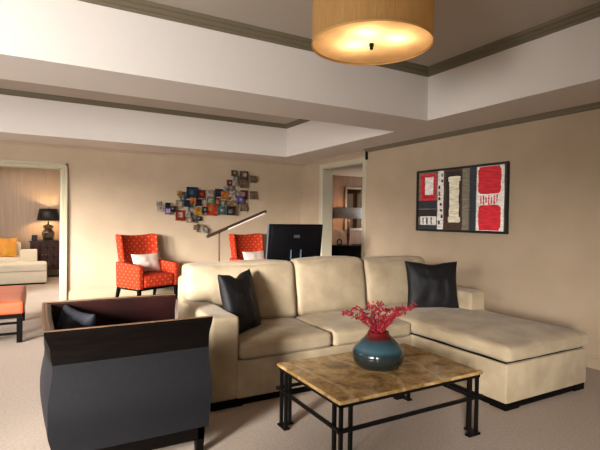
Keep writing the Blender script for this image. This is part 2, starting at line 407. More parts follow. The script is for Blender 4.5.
# ------------------------------------------------------------------ sectional sofa
t = thing('sectional_sofa', 'large tan suede sectional sofa with a chaise on its right end', 'sofa', (1.085, 2.2, 0))
def so(name, bm, m=M['suede'], smooth=True, label=None, ang=40):
    bmesh.ops.translate(bm, verts=bm.verts[:], vec=(-1.085, -2.2, 0))
    o = obj(name, bm, m, t, smooth, angle=ang)
    if label: o['label'] = label
    return o
bm = B(); box(bm, 1.295, 3.02, 3.205, 4.08, .055, .34, bev=.012, seg=3)
box(bm, 3.0, 4.03, 2.21, 4.08, .055, .345, bev=.012, seg=3); so('base', bm)
bm = B(); box(bm, 1.085, 1.12, 4.02, 4.12, .055, .87, bev=.015, seg=3); box(bm, 1.09, 4.05, 4.0, 4.12, .1, .88, bev=.02, seg=3); so('back_frame', bm)
def arm(x0, x1, y0, y1):
    bm = cushion(x0, x1, y0, y1, .055, .675, r=.028, puff=(.004, .004, .006), wr=.002); return bm
so('armrest', arm(1.085, 1.305, 3.2, 4.06), ang=None)
so('armrest', arm(3.83, 4.05, 3.25, 4.06), ang=None)
bm = B(); box(bm, 1.31, 3.01, 3.42, 3.92, .34, .356); box(bm, 3.02, 4.01, 2.235, 3.9, .34, .37); box(bm, 1.33, 3.01, 3.24, 3.9, .335, .352); so('seam_shadow', bm, M['espresso'], False, 'dark inset strip in place of the shadow under the seat cushions')  # dark inset put in as the shade below the seat cushions
bm = B(); box(bm, 1.11, 4.0, 3.222, 4.05, .004, .06); box(bm, 3.015, 4.01, 2.228, 3.3, .004, .06); so('plinth', bm, M['espresso'], False)
for q in ((1.095, 1.34, 3.21, 3.32), (3.01, 3.17, 2.22, 2.36), (3.88, 4.02, 2.22, 2.36), (1.095, 1.25, 3.95, 4.07), (3.88, 4.02, 3.95, 4.07)):
    so('foot', bx(q[0], q[1], q[2], q[3], 0, .058), M['espresso'], False)
so('seat_cushion', cushion(1.305, 2.125, 3.185, 3.98, .345, .468, r=.035, puff=(0, .008, .018), seed=1), ang=None)
so('seat_cushion', cushion(2.13, 2.985, 3.185, 3.98, .345, .468, r=.035, puff=(0, .008, .018), seed=2), ang=None)
so('chaise_cushion', cushion(2.99, 4.045, 2.185, 3.98, .362, .48, r=.04, puff=(.004, .008, .03), seed=3, wr=.005), ang=None)
def backc(x0, x1, seed, z0=.47, z1=1.0):
    return cushion(x0, x1, 3.80, 3.99, z0, z1, r=.055, puff=(.0, .045, .018), seed=seed, wr=.006, lean=.16)
bm = backc(1.095, 2.14, 4, z1=.99)          # left cushion laps over the arm
for v_ in bm.verts:
    u_ = min(1, max(0, (1.36 - v_.co.x) / .05)); k_ = 1 - .42 * u_ * u_ * (3 - 2 * u_)
    v_.co.z = .995 - (.995 - v_.co.z) * k_
so('back_cushion', bm, ang=None)
so('back_cushion', backc(2.145, 2.965, 5), ang=None)
so('back_cushion', backc(2.97, 3.83, 6, z1=.985), ang=None)
pillow_obj('throw_pillow', M['blackp'], (1.50, 3.54, .47), radians(36), radians(-14), .48, .52, .17,
           'charcoal silk pillow with a dented top leaning on the left arm of the sofa', seed=2, dent=.035, group=None)
pillow_obj('throw_pillow', M['blackp'], (3.565, 3.50, .475), radians(-26), radians(-11), .565, .53, .17,
           'square charcoal silk pillow standing upright on the chaise end of the sofa', seed=6, dent=.015)

# ------------------------------------------------------------------ dark flared armchair
ac = thing('armchair', 'dark armchair with flared sides in charcoal weave and maroon leather inside', 'armchair', (.03, 2.62, 0))
AX0, AX1, AY0, AY1 = .03, .895, 2.62, 3.50    # outline at the top rim
def curve(K, z):
    for (a, p), (b, q) in zip(K, K[1:]):
        if z <= b:
            u = max(0, (z - a) / (b - a)); u = u * u * (3 - 2 * u); return p + (q - p) * u
    return K[-1][1]
KX = ((.17, .042), (.30, .018), (.42, .018), (.62, .040), (.70, .030), (.82, 0))      # rear corners
KY = ((.17, .02), (.38, -.005), (.62, .028), (.70, .022), (.82, 0))                    # flare of the two sides
KE = ((.17, .008), (.38, -.002), (.62, .010), (.70, .010), (.82, -.004))                    # front ends
KB = ((.17, .0), (.42, .032), (.64, .03), (.82, .006))                                # rounded back in plan
ztop, zmid, zbot = .823, .637, .17
def shell(z0, z1, din, dout, n=14, sides=True, back=True):
    """U-shaped wall (near side, back, far side), open towards +x, between two inward offsets"""
    bm = B(); zs = [z0 + (z1 - z0) * i / n for i in range(n + 1)]
    def ring(z, d):
        x0 = AX0 + curve(KX, z); y0 = AY0 + curve(KY, z) + d; y1 = AY1 - curve(KY, z) - d; xe = AX1 - curve(KE, z); b = curve(KB, z)
        P = []
        if sides: P += [(xe, y0), (x0 + (xe - x0) * .66, y0 - .004), (x0 + (xe - x0) * .33, y0 - .004)]
        P += [(x0 + d - b * 4 * u * (1 - u), y0 + (y1 - y0) * u) for u in [i / 10 for i in range(11)]]
        if sides: P += [(x0 + (xe - x0) * .33, y1 + .004), (x0 + (xe - x0) * .66, y1 + .004), (xe, y1)]
        return P
    R1, R2 = [[[bm.verts.new((x - .03, y - 2.62, z)) for x, y in ring(z, d)] for z in zs] for d in (din, dout)]
    for R in (R1, R2):
        for A, Bq in zip(R, R[1:]):
            for k in range(len(A) - 1): bm.faces.new((A[k], A[k + 1], Bq[k + 1], Bq[k]))
    for A, Bq in ((R1[0], R2[0]), (R1[-1], R2[-1])):
        for k in range(len(A) - 1): bm.faces.new((A[k], A[k + 1], Bq[k + 1], Bq[k]))
    for e in (0, -1):
        for i in range(n): bm.faces.new((R1[i][e], R1[i + 1][e], R2[i + 1][e], R2[i][e]))
    return bm
obj('woven_panel', shell(zbot, zmid, 0, .018), M['chair_weave'], ac, True, angle=40)['label'] = 'charcoal woven outer panel'
obj('wood_band', shell(zmid, ztop - .005, 0, .014), M['espresso'], ac, True, angle=40)
obj('top_edge', shell(ztop - .005, ztop, 0, .014, n=1), M['edge_wood'], ac)['label'] = 'brown wood top edge'
obj('back_edge', shell(ztop - .16, ztop - .001, .0145, .030, n=6, sides=False), M['edge_wood'], ac)['label'] = 'thick brown wood edge along the back'
obj('inner_lining', shell(zbot + .12, ztop - .008, .019, .05), M['leather'], ac, True, angle=40)
obj('seat_cushion', cushion(.12, .84, .105, .775, .30, .46, r=.04, puff=(0, 0, .02)), M['leather'], ac, True)
bm = B(); box(bm, .05, .835, .04, .075, .09, .172); box(bm, .05, .835, .805, .84, .09, .172); box(bm, .05, .085, .04, .84, .09, .172); box(bm, .80, .835, .04, .84, .09, .172)
box(bm, .055, .83, .06, .82, .172, .3); obj('seat_frame', bm, M['espresso'], ac)
for x, y in ((.075, .068), (.815, .068), (.075, .812), (.815, .812)): obj('leg', frustum(B(), x, y, 0, .172, .02, .028), M['espresso'], ac)
pillow_obj('throw_pillow', M['navy'], (.165, 3.21, .465), radians(-72), radians(-12), .44, .37, .16, 'navy velvet pillow lying inside the dark armchair', seed=9)

# ------------------------------------------------------------------ coffee table
ct = thing('coffee_table', 'low coffee table with amber marble top on a black iron frame', 'coffee table', (1.417, 2.052, 0))
L, W = 1.13, .755
obj('tabletop', bx(0, L, 0, W, .398, .42, bev=.004, seg=2), M['marble'], ct)['label'] = 'polished amber marble slab'
bm = B()
for q in ((.012, L - .012, .012, .03), (.012, L - .012, W - .03, W - .012), (.012, .03, .012, W - .012), (L - .03, L - .012, .012, W - .012)): box(bm, *q, .376, .398)
obj('top_rim', bm, M['iron'], ct)
o_ = .064
for sx, sy in ((0, 0), (1, 0), (0, 1), (1, 1)):
    cx = .026 if sx == 0 else L - .026; cy = .026 if sy == 0 else W - .026; dx = 1 if sx == 0 else -1; dy = 1 if sy == 0 else -1
    bm = B()
    for ax, ay in ((0, 0), (dx * o_, 0), (0, dy * o_)):
        box(bm, cx + ax - .0095, cx + ax + .0095, cy + ay - .0095, cy + ay + .0095, .008, .376)
    lg = obj('leg', bm, M['iron'], ct)
    fb = B(); x0, x1 = sorted((cx - dx * .02, cx + dx * (o_ + .02))); y0, y1 = sorted((cy - dy * .02, cy + dy * .02)); box(fb, x0, x1, y0, y1, 0, .012)
    y0, y1 = sorted((cy - dy * .02, cy + dy * (o_ + .02))); x0, x1 = sorted((cx - dx * .02, cx + dx * .02)); box(fb, x0, x1, y0, y1, 0, .0115)
    obj('foot_plate', fb, M['iron'], lg)
for y in (.009, W - .009):
    obj('rail', bx(-.006, L + .006, y - .008, y + .008, .243, .263), M['iron'], ct)
for x in (.009, L - .026 - .040, L - .009):
    obj('rail', bx(x - .008, x + .008, -.006, W + .006, .2435, .2625), M['iron'], ct)

# ------------------------------------------------------------------ vase and berry branches
VX, VY, VZ = 1.995, 2.45, .42
prof = [(.115, 0), (.138, .005), (.158, .028), (.170, .055), (.174, .08), (.168, .108), (.150, .138), (.124, .165), (.098, .188), (.080, .206), (.071, .222), (.070, .232), (.062, .232), (.058, .216), (.085, .18), (.10, .15)]
bm = lathe(B(), prof, 64); v = obj('vase', bm, M['vase'], smooth=True, loc=(VX, VY, VZ)); tag(v, 'squat round ceramic vase in teal glaze with a red neck on coffee table', 'vase')
right = Vector((.871, -.491, 0)); fwd = Vector((.491, .871, 0)); up = Vector((0, 0, 1))
BR = [(-.20, .135, -.03, 'drooping farthest left over the table'), (-.10, .12, -.09, 'low in front, just left of the vase neck'), (-.045, .17, .07, 'upright behind, second from the left'),
      (.0, .185, -.02, 'standing tallest in the middle'), (.075, .14, .09, 'behind and right of the middle'), (.10, .14, -.07, 'in front and right of the middle'),
      (.20, .17, .0, 'reaching farthest right'), (.145, .155, .07, 'behind the branch that reaches farthest right'), (-.13, .15, .05, 'behind the branch that droops farthest left')]
for i, (a, hgt, dp, txt) in enumerate(BR):
    a *= 1.2; hgt *= 1.14
    end = right * a + fwd * dp + up * hgt
    t0 = thing('berry_branch', 'red berry branch in the teal vase, ' + txt, 'branch', (VX, VY, VZ + .20), group=None)
    pts = [Vector((0, 0, -.03)) + right * (a * .06) + fwd * (dp * .1)]
    for k in range(1, 8):
        s = k / 7; p = end * s; p.z = hgt * (1 - (1 - s) ** (1.7)) + .0; p += Vector((random.uniform(-1, 1), random.uniform(-1, 1), 0)) * .004
        pts.append(p)
    sb = B(); tube(sb, pts, [.003] * 4 + [.002] * 4, 6)
    bb = B()
    for q in range(96):
        s = random.uniform(.12, 1.03); f = s * 7; k0 = min(6, int(f)); p = pts[k0].lerp(pts[k0 + 1], f - k0)
        d = Vector((random.gauss(0, 1), random.gauss(0, 1), random.gauss(0, 1))).normalized() * random.uniform(.006, .03) * (1.25 if s > .4 else .85)
        if d.z < -.01: d.z *= -.5
        if q % 3 == 0: tube(sb, [p, p + d], .0011, 4)
        r = random.uniform(.0045, .0075)
        bmesh.ops.create_icosphere(bb, subdivisions=1, radius=r, matrix=Matrix.Translation(p + d))
    obj('stem', sb, M['stem'], t0); obj('berries', bb, M['berry'], t0, True)

# ------------------------------------------------------------------ pendant drum lamp
PX, PY = 2.0, 2.58
pl = thing('pendant_lamp', 'large drum pendant lamp with gold fabric shade hanging above the coffee table', 'pendant lamp', (PX, PY, 2.6))
R = .41
def cyl_uv(name, r, z0, z1, m, par, th=.004, n=96):
    bm = B(); uvl = bm.loops.layers.uv.new('UVMap')
    def add(rr):
        lo = [bm.verts.new((rr * cos(2 * pi * k / n), rr * sin(2 * pi * k / n), z0)) for k in range(n)]
        hi = [bm.verts.new((rr * cos(2 * pi * k / n), rr * sin(2 * pi * k / n), z1)) for k in range(n)]
        for k in range(n):
            f = bm.faces.new((lo[k], lo[(k + 1) % n], hi[(k + 1) % n], hi[k]))
            for lp, uvv in zip(f.loops, ((k / n * 2.4, 0), ((k + 1) / n * 2.4, 0), ((k + 1) / n * 2.4, z1 - z0), (k / n * 2.4, z1 - z0))): lp[uvl].uv = uvv
    add(r)
    o = obj(name, bm, m, par, True); return o
cyl_uv('lamp_shade', R, 0, .37, M['drum'], pl)
bm = B()
for z0, z1, r0, r1 in ((-.003, .006, R - .002, R + .004), (.364, .373, R - .002, R + .004)):
    lathe(bm, [(r0, z0), (r1, z0), (r1, z1), (r0, z1), (r0, z0)], 96, capb=False)
obj('shade_rim', bm, mat('gold_band', (196, 150, 84), .5), pl, True, angle=40)
obj('diffuser', lathe(B(), [(.001, .012), (.2, .012), (R - .004, .012)], 96, capb=False), M['diffuser'], pl)['label'] = 'frosted round diffuser'
bm = lathe(B(), [(.001, -.030), (.008, -.030), (.0125, -.024), (.0125, -.008), (.016, -.006), (.016, .012)], 24); obj('finial', bm, M['iron'], pl, True)
bm = B(); tube(bm, [(0, 0, .0125), (0, 0, .52)], .009, 12); lathe(bm, [(.001, .50), (.07, .50), (.07, .53), (.001, .53)], 32)
for a in range(3):
    an = a * 2 * pi / 3 + .4; tube(bm, [(0, 0, .3), (.14 * cos(an), .14 * sin(an), .28)], .007, 8); tube(bm, [(0, 0, .36), (R - .004, 0, .36)] if a == 0 else [(0, 0, .36), ((R - .004) * cos(a * 2 * pi / 3), (R - .004) * sin(a * 2 * pi / 3), .36)], .004, 6)
obj('stem', bm, M['brushed'], pl)
def light(ty, name, loc, energy, colr, size=.1, rot=None, sy=None, spread=None):
    l = bpy.data.lights.new(name, ty); l.energy = energy; l.color = colr
    if ty == 'AREA':
        l.shape = 'RECTANGLE'; l.size = size; l.size_y = sy or size
        if spread: l.spread = spread
    elif ty == 'POINT': l.shadow_soft_size = size
    o = bpy.data.objects.new(name, l); C.objects.link(o); o.location = loc
    if rot: o.rotation_euler = rot
    return o
for i in range(3):
    p = ((-.096 - .052, .05 - .174), (.13 - .04, -.075 - .09), (-.10 + .02, .055 + .03))[i]
    bm = B(); bmesh.ops.create_uvsphere(bm, u_segments=16, v_segments=10, radius=.028, matrix=Matrix.Translation((p[0], p[1], .18)))
    obj('bulb', bm, M['bulb'], pl, True)
    light('POINT', 'pendant_bulb_light', (PX + p[0], PY + p[1], 2.6 + .105), 3.8, (1, .74, .46), .02)

# ------------------------------------------------------------------ framed abstract painting
fp = thing('framed_painting', 'abstract painting of red, white and dark blocks in black frame on right wall', 'painting', (XR, 3.445, 1.255))
FW, FH = 1.45, .826     # local: x' along +y of the room; frame depth towards -x
bm = B()
for y0, y1, z0, z1 in ((0, FW, 0, .028), (0, FW, FH - .028, FH), (0, .028, .028, FH - .028), (FW - .028, FW, .028, FH - .028)): box(bm, -.04, 0, y0, y1, z0, z1)
obj('frame', bm, M['frame_black'], fp)
PC = [('p_taupe', (104, 94, 80)), ('p_red', (196, 30, 44)), ('p_white', (226, 216, 206)), ('p_navy', (34, 40, 52)), ('p_brown', (62, 44, 38)), ('p_cream', (226, 210, 186)), ('p_olive', (120, 112, 94)), ('p_black', (30, 26, 28)), ('p_slate', (36, 46, 54)), ('p_deepred', (168, 28, 34))]
pm = [mat(n_, c, .6, rgb2=tuple(min(255, int(x * 1.18 + 6)) for x in c), scale=9, stretch=(1, 5, 1)) for n_, c in PC]
bm = B(); box(bm, -.022, -.005, .028, FW - .028, .028, FH - .028, mi=0)
lay = [0]
def blot(u0, u1, v0, v1, mi, rough=.002, rnd=0, n=9):
    """painted patch; u from the left of the picture, v from its top, edges hand-painted"""
    lay[0] += 1; x = -.0222 - .00006 * lay[0]; uw = FW - .056; vh = FH - .056; pts = []
    cor = [(u0, v0), (u1, v0), (u1, v1), (u0, v1)]
    for i in range(4):
        a, b_ = cor[i], cor[(i + 1) % 4]
        for k in range(n):
            s = k / n; u = a[0] + (b_[0] - a[0]) * s; v_ = a[1] + (b_[1] - a[1]) * s
            if rnd:
                cu, cv = (u0 + u1) / 2, (v0 + v1) / 2; hu, hv = (u1 - u0) / 2, (v1 - v0) / 2
                pu, pv = (u - cu) / hu, (v_ - cv) / hv; ex = 7; nrm = (abs(pu) ** ex + abs(pv) ** ex) ** (1 / ex); u = cu + pu / nrm * hu; v_ = cv + pv / nrm * hv
            rough = min(rough, .004); u += random.uniform(-rough, rough); v_ += random.uniform(-rough, rough)
            u = min(1, max(0, u)); v_ = min(1, max(0, v_))
            pts.append(bm.verts.new((x, FW - .028 - u * uw, FH - .028 - v_ * vh)))
    f = bm.faces.new(pts); f.material_index = mi
blot(0, .27, 0, 1, 0); blot(.03, .235, .03, .5, 1); blot(.05, .22, .06, .46, 9); blot(.09, .2, .09, .4, 2, .008)
blot(0, .25, .5, .64, 3); blot(0, .25, .66, .78, 7); blot(.03, .24, .78, .93, 2, .01); blot(0, .25, .93, 1, 8)
blot(.11, .13, .8, .92, 8, .006); blot(.06, .075, .8, .91, 8, .006); blot(.17, .185, .79, .92, 7, .006)
blot(.255, .33, 0, 1, 2, .006)
for i in range(9): u = random.choice((.265, .285, .30)); v_ = .05 + i * .1; blot(u, u + random.uniform(.018, .03), v_, v_ + random.uniform(.04, .08), 7 if i % 3 else 0, .006)
blot(.335, .55, 0, 1, 4); blot(.36, .53, .03, .96, 7, .006); blot(.345, .56, .78, .97, 4)
blot(.40, .515, .12, .86, 5, .008); blot(.388, .528, .11, .2, 5, .008, rnd=1); blot(.388, .53, .78, .88, 5, .01, rnd=1)
blot(.555, .635, 0, 1, 6); blot(.62, .635, 0, 1, 0); blot(.635, .70, 0, 1, 3); blot(.66, .70, 0, 1, 8, .003)
blot(.71, .985, 0, 1, 2, .003); blot(.725, .955, .01, .43, 1, .006, rnd=1); blot(.73, .955, .60, .985, 1, .006, rnd=1); blot(.735, .94, .008, .2, 1); blot(.74, .94, .8, .99, 1)
for i in range(7): u = .75 + i * .027; blot(u, u + .012, .43 + random.uniform(0, .05), .6 - random.uniform(0, .05), 1, .004)
obj('canvas', bm, pm, fp)['label'] = 'canvas painted with red, white, taupe and black blocks'

# ------------------------------------------------------------------ wall sculpture of small squares
sc = thing('wall_sculpture', 'wall sculpture of many small coloured square panels on the back wall', 'wall art', (2.75, YB, 1.15))
TC = {'w': (206, 196, 184), 's': (150, 146, 142), 'pu': (112, 88, 176), 'n': (26, 34, 52), 'k': (28, 28, 30), 'y': (206, 158, 56), 'g': (162, 156, 142), 't': (170, 138, 96), 'b': (18, 52, 92),
      'r': (168, 42, 24), 'o': (224, 116, 52), 'ru': (120, 40, 26), 'te': (70, 112, 118), 'bg': (110, 116, 124), 'pk': (206, 172, 156), 'gr': (112, 138, 86), 'or': (222, 72, 38), 'dg': (40, 56, 52), 'tp': (136, 114, 94), 'dr': (104, 34, 32), 'br': (96, 74, 58)}
TM = {k_: mat('enamel_' + k_, tuple(x * .8 for x in c), .3, metal=.15, rgb2=tuple(int(x * .45) for x in c), scale=16) for k_, c in TC.items()}
TL = [(-0.856, 1.633, 0.071, 'w'), (-0.823, 1.552, 0.097, 's'), (-0.693, 1.505, 0.105, 'pu'), (-0.71, 1.604, 0.079, 'n'), (-0.621, 1.54, 0.08, 'k'), (-0.514, 1.826, 0.074, 'y'), (-0.446, 1.795, 0.102, 'g'), (-0.495, 1.643, 0.108, 't'), (-0.26, 1.846, 0.181, 'b'), (-0.476, 1.426, 0.156, 'r'), (-0.36, 1.647, 0.103, 'n'), (-0.258, 1.7, 0.09, 'o'), (-0.075, 1.836, 0.127, 'ru'), (-0.136, 1.67, 0.105, 'n'), (-0.274, 1.547, 0.104, 'te'), (-0.152, 1.516, 0.126, 'y'), (-0.348, 1.451, 0.075, 'w'), (-0.323, 1.35, 0.089, 't'), (-0.22, 1.379, 0.111, 'bg'), (-0.122, 1.373, 0.07, 'k'), (0.074, 1.849, 0.122, 'pk'), (0.247, 1.866, 0.125, 'n'), (0.361, 1.818, 0.126, 'o'), (0.075, 1.711, 0.122, 'gr'), (0.209, 1.697, 0.124, 'r'), (0.33, 1.683, 0.081, 'gr'), (0.113, 1.546, 0.181, 'or'), (-0.029, 1.536, 0.1, 'dg'), (0.295, 1.536, 0.133, 'te'), (0.48, 1.529, 0.143, 'k'), (-0.021, 1.701, 0.092, 'pk'), (0.46, 1.67, 0.09, 'tp'), (0.572, 1.666, 0.114, 't'), (0.513, 1.848, 0.106, 'w'), (0.455, 2.064, 0.097, 'dr'), (0.556, 2.062, 0.091, 'w'), (0.611, 2.154, 0.084, 's'), (0.565, 2.258, 0.099, 'br'), (0.756, 2.223, 0.14, 'br'), (0.758, 2.054, 0.124, 'tp'), (0.932, 2.16, 0.118, 'tp'), (0.666, 1.747, 0.115, 'pu'), (0.768, 1.85, 0.148, 'dr'), (0.645, 1.889, 0.084, 'w'), (0.4, 1.949, 0.074, 'w'), (-0.106, 1.192, 0.127, 't'), (-0.032, 1.154, 0.092, 'w'), (-0.201, 1.208, 0.077, 'tp'), (0.783, 1.607, 0.132, 'tp'), (0.975, 1.847, 0.135, 'tp'), (-0.446, 1.728, 0.068, 'te'), (0.493, 1.953, 0.083, 's')]
ACC = {'w': 'g', 's': 'w', 'pu': 'w', 'r': 'pk', 'o': 'y', 'b': 'te', 'y': 'o', 'te': 'w', 'pk': 'w', 'n': 'b', 'gr': 'w', 'or': 'o', 't': 'w', 'k': 's', 'ru': 'or', 'tp': 't', 'bg': 'w'}
for i, (x, z, s, c) in enumerate(TL):
    z -= 1.15; y = -.04 - .019 * (i % 6); h = s * .60
    bm = B()
    if c in ('s',) and i % 2:         # open wire squares
        for q in ((-h, h, -h, -h + .012), (-h, h, h - .012, h), (-h, -h + .012, -h, h), (h - .012, h, -h, h)): box(bm, x + q[0], x + q[1], y - .006, y + .006, z + q[2], z + q[3])
        box(bm, x - h * .5, x + h * .5, y - .004, y + .004, z - h * .5, z + h * .5, mi=1)
        box(bm, x - h, x + h, y - .003, y + .003, z - .005, z + .005)
    else:
        box(bm, x - h, x + h, y - .008, y + .008, z - h, z + h, bev=.003, seg=1)
        k2 = h * random.uniform(.3, .55); ox, oz = random.uniform(-.2, .2) * h, random.uniform(-.2, .2) * h
        box(bm, x + ox - k2, x + ox + k2, y - .013, y - .007, z + oz - k2, z + oz + k2, mi=1)
    o = obj('panel', bm, [TM[c], TM[ACC.get(c, 'pk')]], sc)  # some taupe panels at right stand in for shadows on the wall
    obj('rod', tube(B(), [(x, y + .009, z), (x, 0, z)], .004, 6), M['iron'], o)
links = set()
for i in range(len(TL)):
    x, z, s_, c = TL[i]; j = min((q for q in range(len(TL)) if q != i), key=lambda q: (TL[q][0] - x) ** 2 + (TL[q][1] - z) ** 2)
    if (j, i) in links: continue
    links.add((i, j)); obj('rod', tube(B(), [(x, -.02, z - 1.15), (TL[j][0], -.02, TL[j][1] - 1.15)], .003, 6), M['iron'], sc)
for p, q in (((-.62, .39), (-.48, .45)), ((-.16, .23), (-.10, .05)), ((.46, .9), (.5, .7))):
    obj('rod', tube(B(), [(p[0], -.018, p[1]), (q[0], -.018, q[1])], .003, 6), M['iron'], sc)

# ------------------------------------------------------------------ orange wing chairs
CW, CD = .74, .60
def orange_chair():
    t = thing('accent_chair', '', 'armchair')
    m = M['orange_dots']
    # local frame: front towards -y, origin at the middle of the seat on the floor
    bm = B(); n = 14                            # back: slightly winged, top edge dips in the middle
    g = {}
    for i in range(n + 1):
        for j in range(n + 1):
            u = -1 + 2 * i / n; w = j / n
            hw = (.30 + .03 * w); x = u * hw
            z = .24 + w * (.80 + .025 * u * u)
            yb = .22 + .14 * w
            wing = .075 * abs(u) ** 5 * (.5 + .5 * w)
            g[0, i, j] = bm.verts.new((x, yb - .10 - wing + .03 * (1 - u * u), z)); g[1, i, j] = bm.verts.new((x, yb, z))
    for s in (0, 1):
        for i in range(n):
            for j in range(n): bm.faces.new((g[s, i, j], g[s, i + 1, j], g[s, i + 1, j + 1], g[s, i, j + 1]))
    for i in range(n):
        for j in (0, n): bm.faces.new((g[0, i, j], g[0, i + 1, j], g[1, i + 1, j], g[1, i, j]))
        for q in (0, n): bm.faces.new((g[0, q, i], g[0, q, i + 1], g[1, q, i + 1], g[1, q, i]))
    bmesh.ops.recalc_face_normals(bm, faces=bm.faces[:])
    ed = [e for e in bm.edges if len(e.link_faces) == 2 and e.calc_face_angle(0) > 1.0]
    bmesh.ops.bevel(bm, geom=ed, offset=.018, segments=3, affect='EDGES')
    obj('backrest', bm, m, t, True, angle=50)
    obj('seat', cushion(-.28, .28, -.30, .20, .25, .44, r=.03, puff=(0, .006, .015), n=12, wr=.001), m, t, True)
    for s in (-1, 1):
        bm = B(); x0, x1 = sorted((s * .27, s * .365))
        box(bm, x0, x1, -.30, .26, .235, .62, bev=.022, seg=3)
        for v_ in bm.verts:
            if v_.co.z > .4: v_.co.z += .02 * (v_.co.y + .02) / .3; v_.co.x += s * .01
        obj('armrest', bm, m, t, True, angle=50)
    bm = B(); box(bm, -.355, .355, -.292, .25, .215, .25, bev=.004, seg=1); obj('seat_frame', bm, M['espresso'], t)
    for x, y, tx, ty in ((-.33, -.265, 0, 0), (.33, -.265, 0, 0), (-.33, .23, -.01, .05), (.33, .23, .01, .05)):
        bm = frustum(B(), x, y, 0, .22, .015, .024)
        for v_ in bm.verts:
            if v_.co.z < .1: v_.co.x += tx; v_.co.y += ty
        obj('leg', bm, M['espresso'], t)
    return t
ch = orange_chair(); ch.location = (1.60, 8.00, 0); ch.scale = (1.12, 1.04, 1.035); ch.rotation_euler = (0, 0, radians(27))
tag(ch, 'orange dotted armchair against the back wall, left of the two, seat and arms visible', 'armchair', 'orange armchairs')
c2 = ch.copy(); C.objects.link(c2)
for c_ in list(ch.children):
    d_ = c_.copy(); C.objects.link(d_); d_.parent = c2
c2.location = (3.56, 7.98, 0); c2.rotation_euler = (0, 0, radians(20))
tag(c2, 'orange dotted armchair behind the monitor, only its back showing over the sofa', 'armchair', 'orange armchairs')
def chair_pillow(ch, label, dx=.04):
    Mx = Matrix.Translation(ch.location) @ Matrix.Rotation(ch.rotation_euler.z, 4, 'Z')
    o = obj('lumbar_pillow', pillow(.56, .34, .14, n=16, seed=3), M['cream_pillow'], smooth=True)
    o.matrix_world = Mx @ Matrix.Translation((dx, .03, .465)) @ Matrix.Rotation(radians(-16), 4, 'X')
    tag(o, label, 'cushion', 'pale lumbar pillows')
chair_pillow(ch, 'pale blush lumbar pillow on the left orange armchair')
chair_pillow(c2, 'pale blush lumbar pillow on the orange armchair behind the monitor')

# ------------------------------------------------------------------ desk, monitor, desk lamp
dk = thing('desk', 'dark wooden desk standing behind the tan sofa', 'desk', (1.66, 4.72, 0))
obj('desktop', bx(0, 1.75, 0, .80, .70, .735, bev=.003, seg=1), M['desk'], dk)
for x in (.04, 1.66): 
    for y in (.04, .71): obj('leg', bx(x, x + .05, y, y + .05, 0, .70), M['desk'], dk)
obj('apron', bx(.06, 1.69, .06, .74, .62, .70), M['desk'], dk)
mo = thing('computer_monitor', 'large black computer monitor seen from behind, standing beyond the sofa', 'monitor', (2.785, 5.10, .735))
mo.rotation_euler = (0, 0, radians(-6))
bm = B(); box(bm, -.36, .36, -.02, .02, .10, .595, bev=.008, seg=2); box(bm, -.33, .33, -.045, -.018, .13, .565, bev=.012, seg=2)
for v_ in bm.verts: v_.co.y -= (v_.co.z - .1) * .16
obj('housing', bm, M['black_plastic'], mo, True, angle=40)
bm = B(); box(bm, -.345, .345, .0195, .0215, .125, .575)
for v_ in bm.verts: v_.co.y -= (v_.co.z - .1) * .16
obj('screen', bm, M['screen'], mo)
bm = B(); box(bm, -.363, -.357, -.018, .022, .10, .595)
for v_ in bm.verts: v_.co.y -= (v_.co.z - .1) * .16
obj('bezel', bm, M['grey_plastic'], mo)['label'] = 'lighter grey bezel edge'
bm = B(); box(bm, -.04, .04, -.0005, .0005, -.018, .018)
for v_ in bm.verts: v_.co += Vector((0, -.103, .445))
obj('badge', bm, mat('badge_grey', (60, 62, 66), .3), mo)
bm = B()
for q in ((-.07, .07, 0, .006), (-.07, -.062, 0, .12), (.062, .07, 0, .12)): box(bm, q[0], q[1], -.092, -.06, .16 + q[2], .16 + q[3])
obj('hinge_bracket', bm, M['grey_plastic'], mo)
bm = B(); box(bm, -.05, .05, -.07, -.04, .0, .32, bev=.004, seg=1); box(bm, -.14, .14, -.12, .10, 0, .014, bev=.004, seg=1)
obj('stand', bm, M['black_plastic'], mo)

dl = thing('desk_lamp', 'slim bronze desk lamp with a tilted bar arm, left of the monitor', 'lamp', (1.815, 5.10, .735))
obj('base', lathe(B(), [(.085, 0), (.085, .012), (.02, .018), (.012, .03)], 32, capt=True), M['brushed'], dl, True, angle=40)
obj('pole', tube(B(), [(0, 0, .02), (0, 0, .50)], .011, 12), M['brushed'], dl, True, angle=40)
obj('joint', lathe(B(), [(.014, .485), (.016, .49), (.016, .515), (.012, .52)], 20, capt=True), M['brushed'], dl, True)
bm = B(); box(bm, -.16, .635, -.022, .022, -.016, .016, bev=.004, seg=1)
al = math.atan2(.305, .735)
Ma = Matrix.Translation((0, 0, .505)) @ Matrix.Rotation(-al, 4, 'Y')
bmesh.ops.transform(bm, matrix=Ma, verts=bm.verts[:]); ao = obj('lamp_arm', bm, M['brushed'], dl)
bm = B(); box(bm, .10, .60, -.0235, .016, -.021, -.009); bmesh.ops.transform(bm, matrix=Ma, verts=bm.verts[:]); obj('light_strip', bm, M['led'], ao)['label'] = 'pale light strip under the arm'

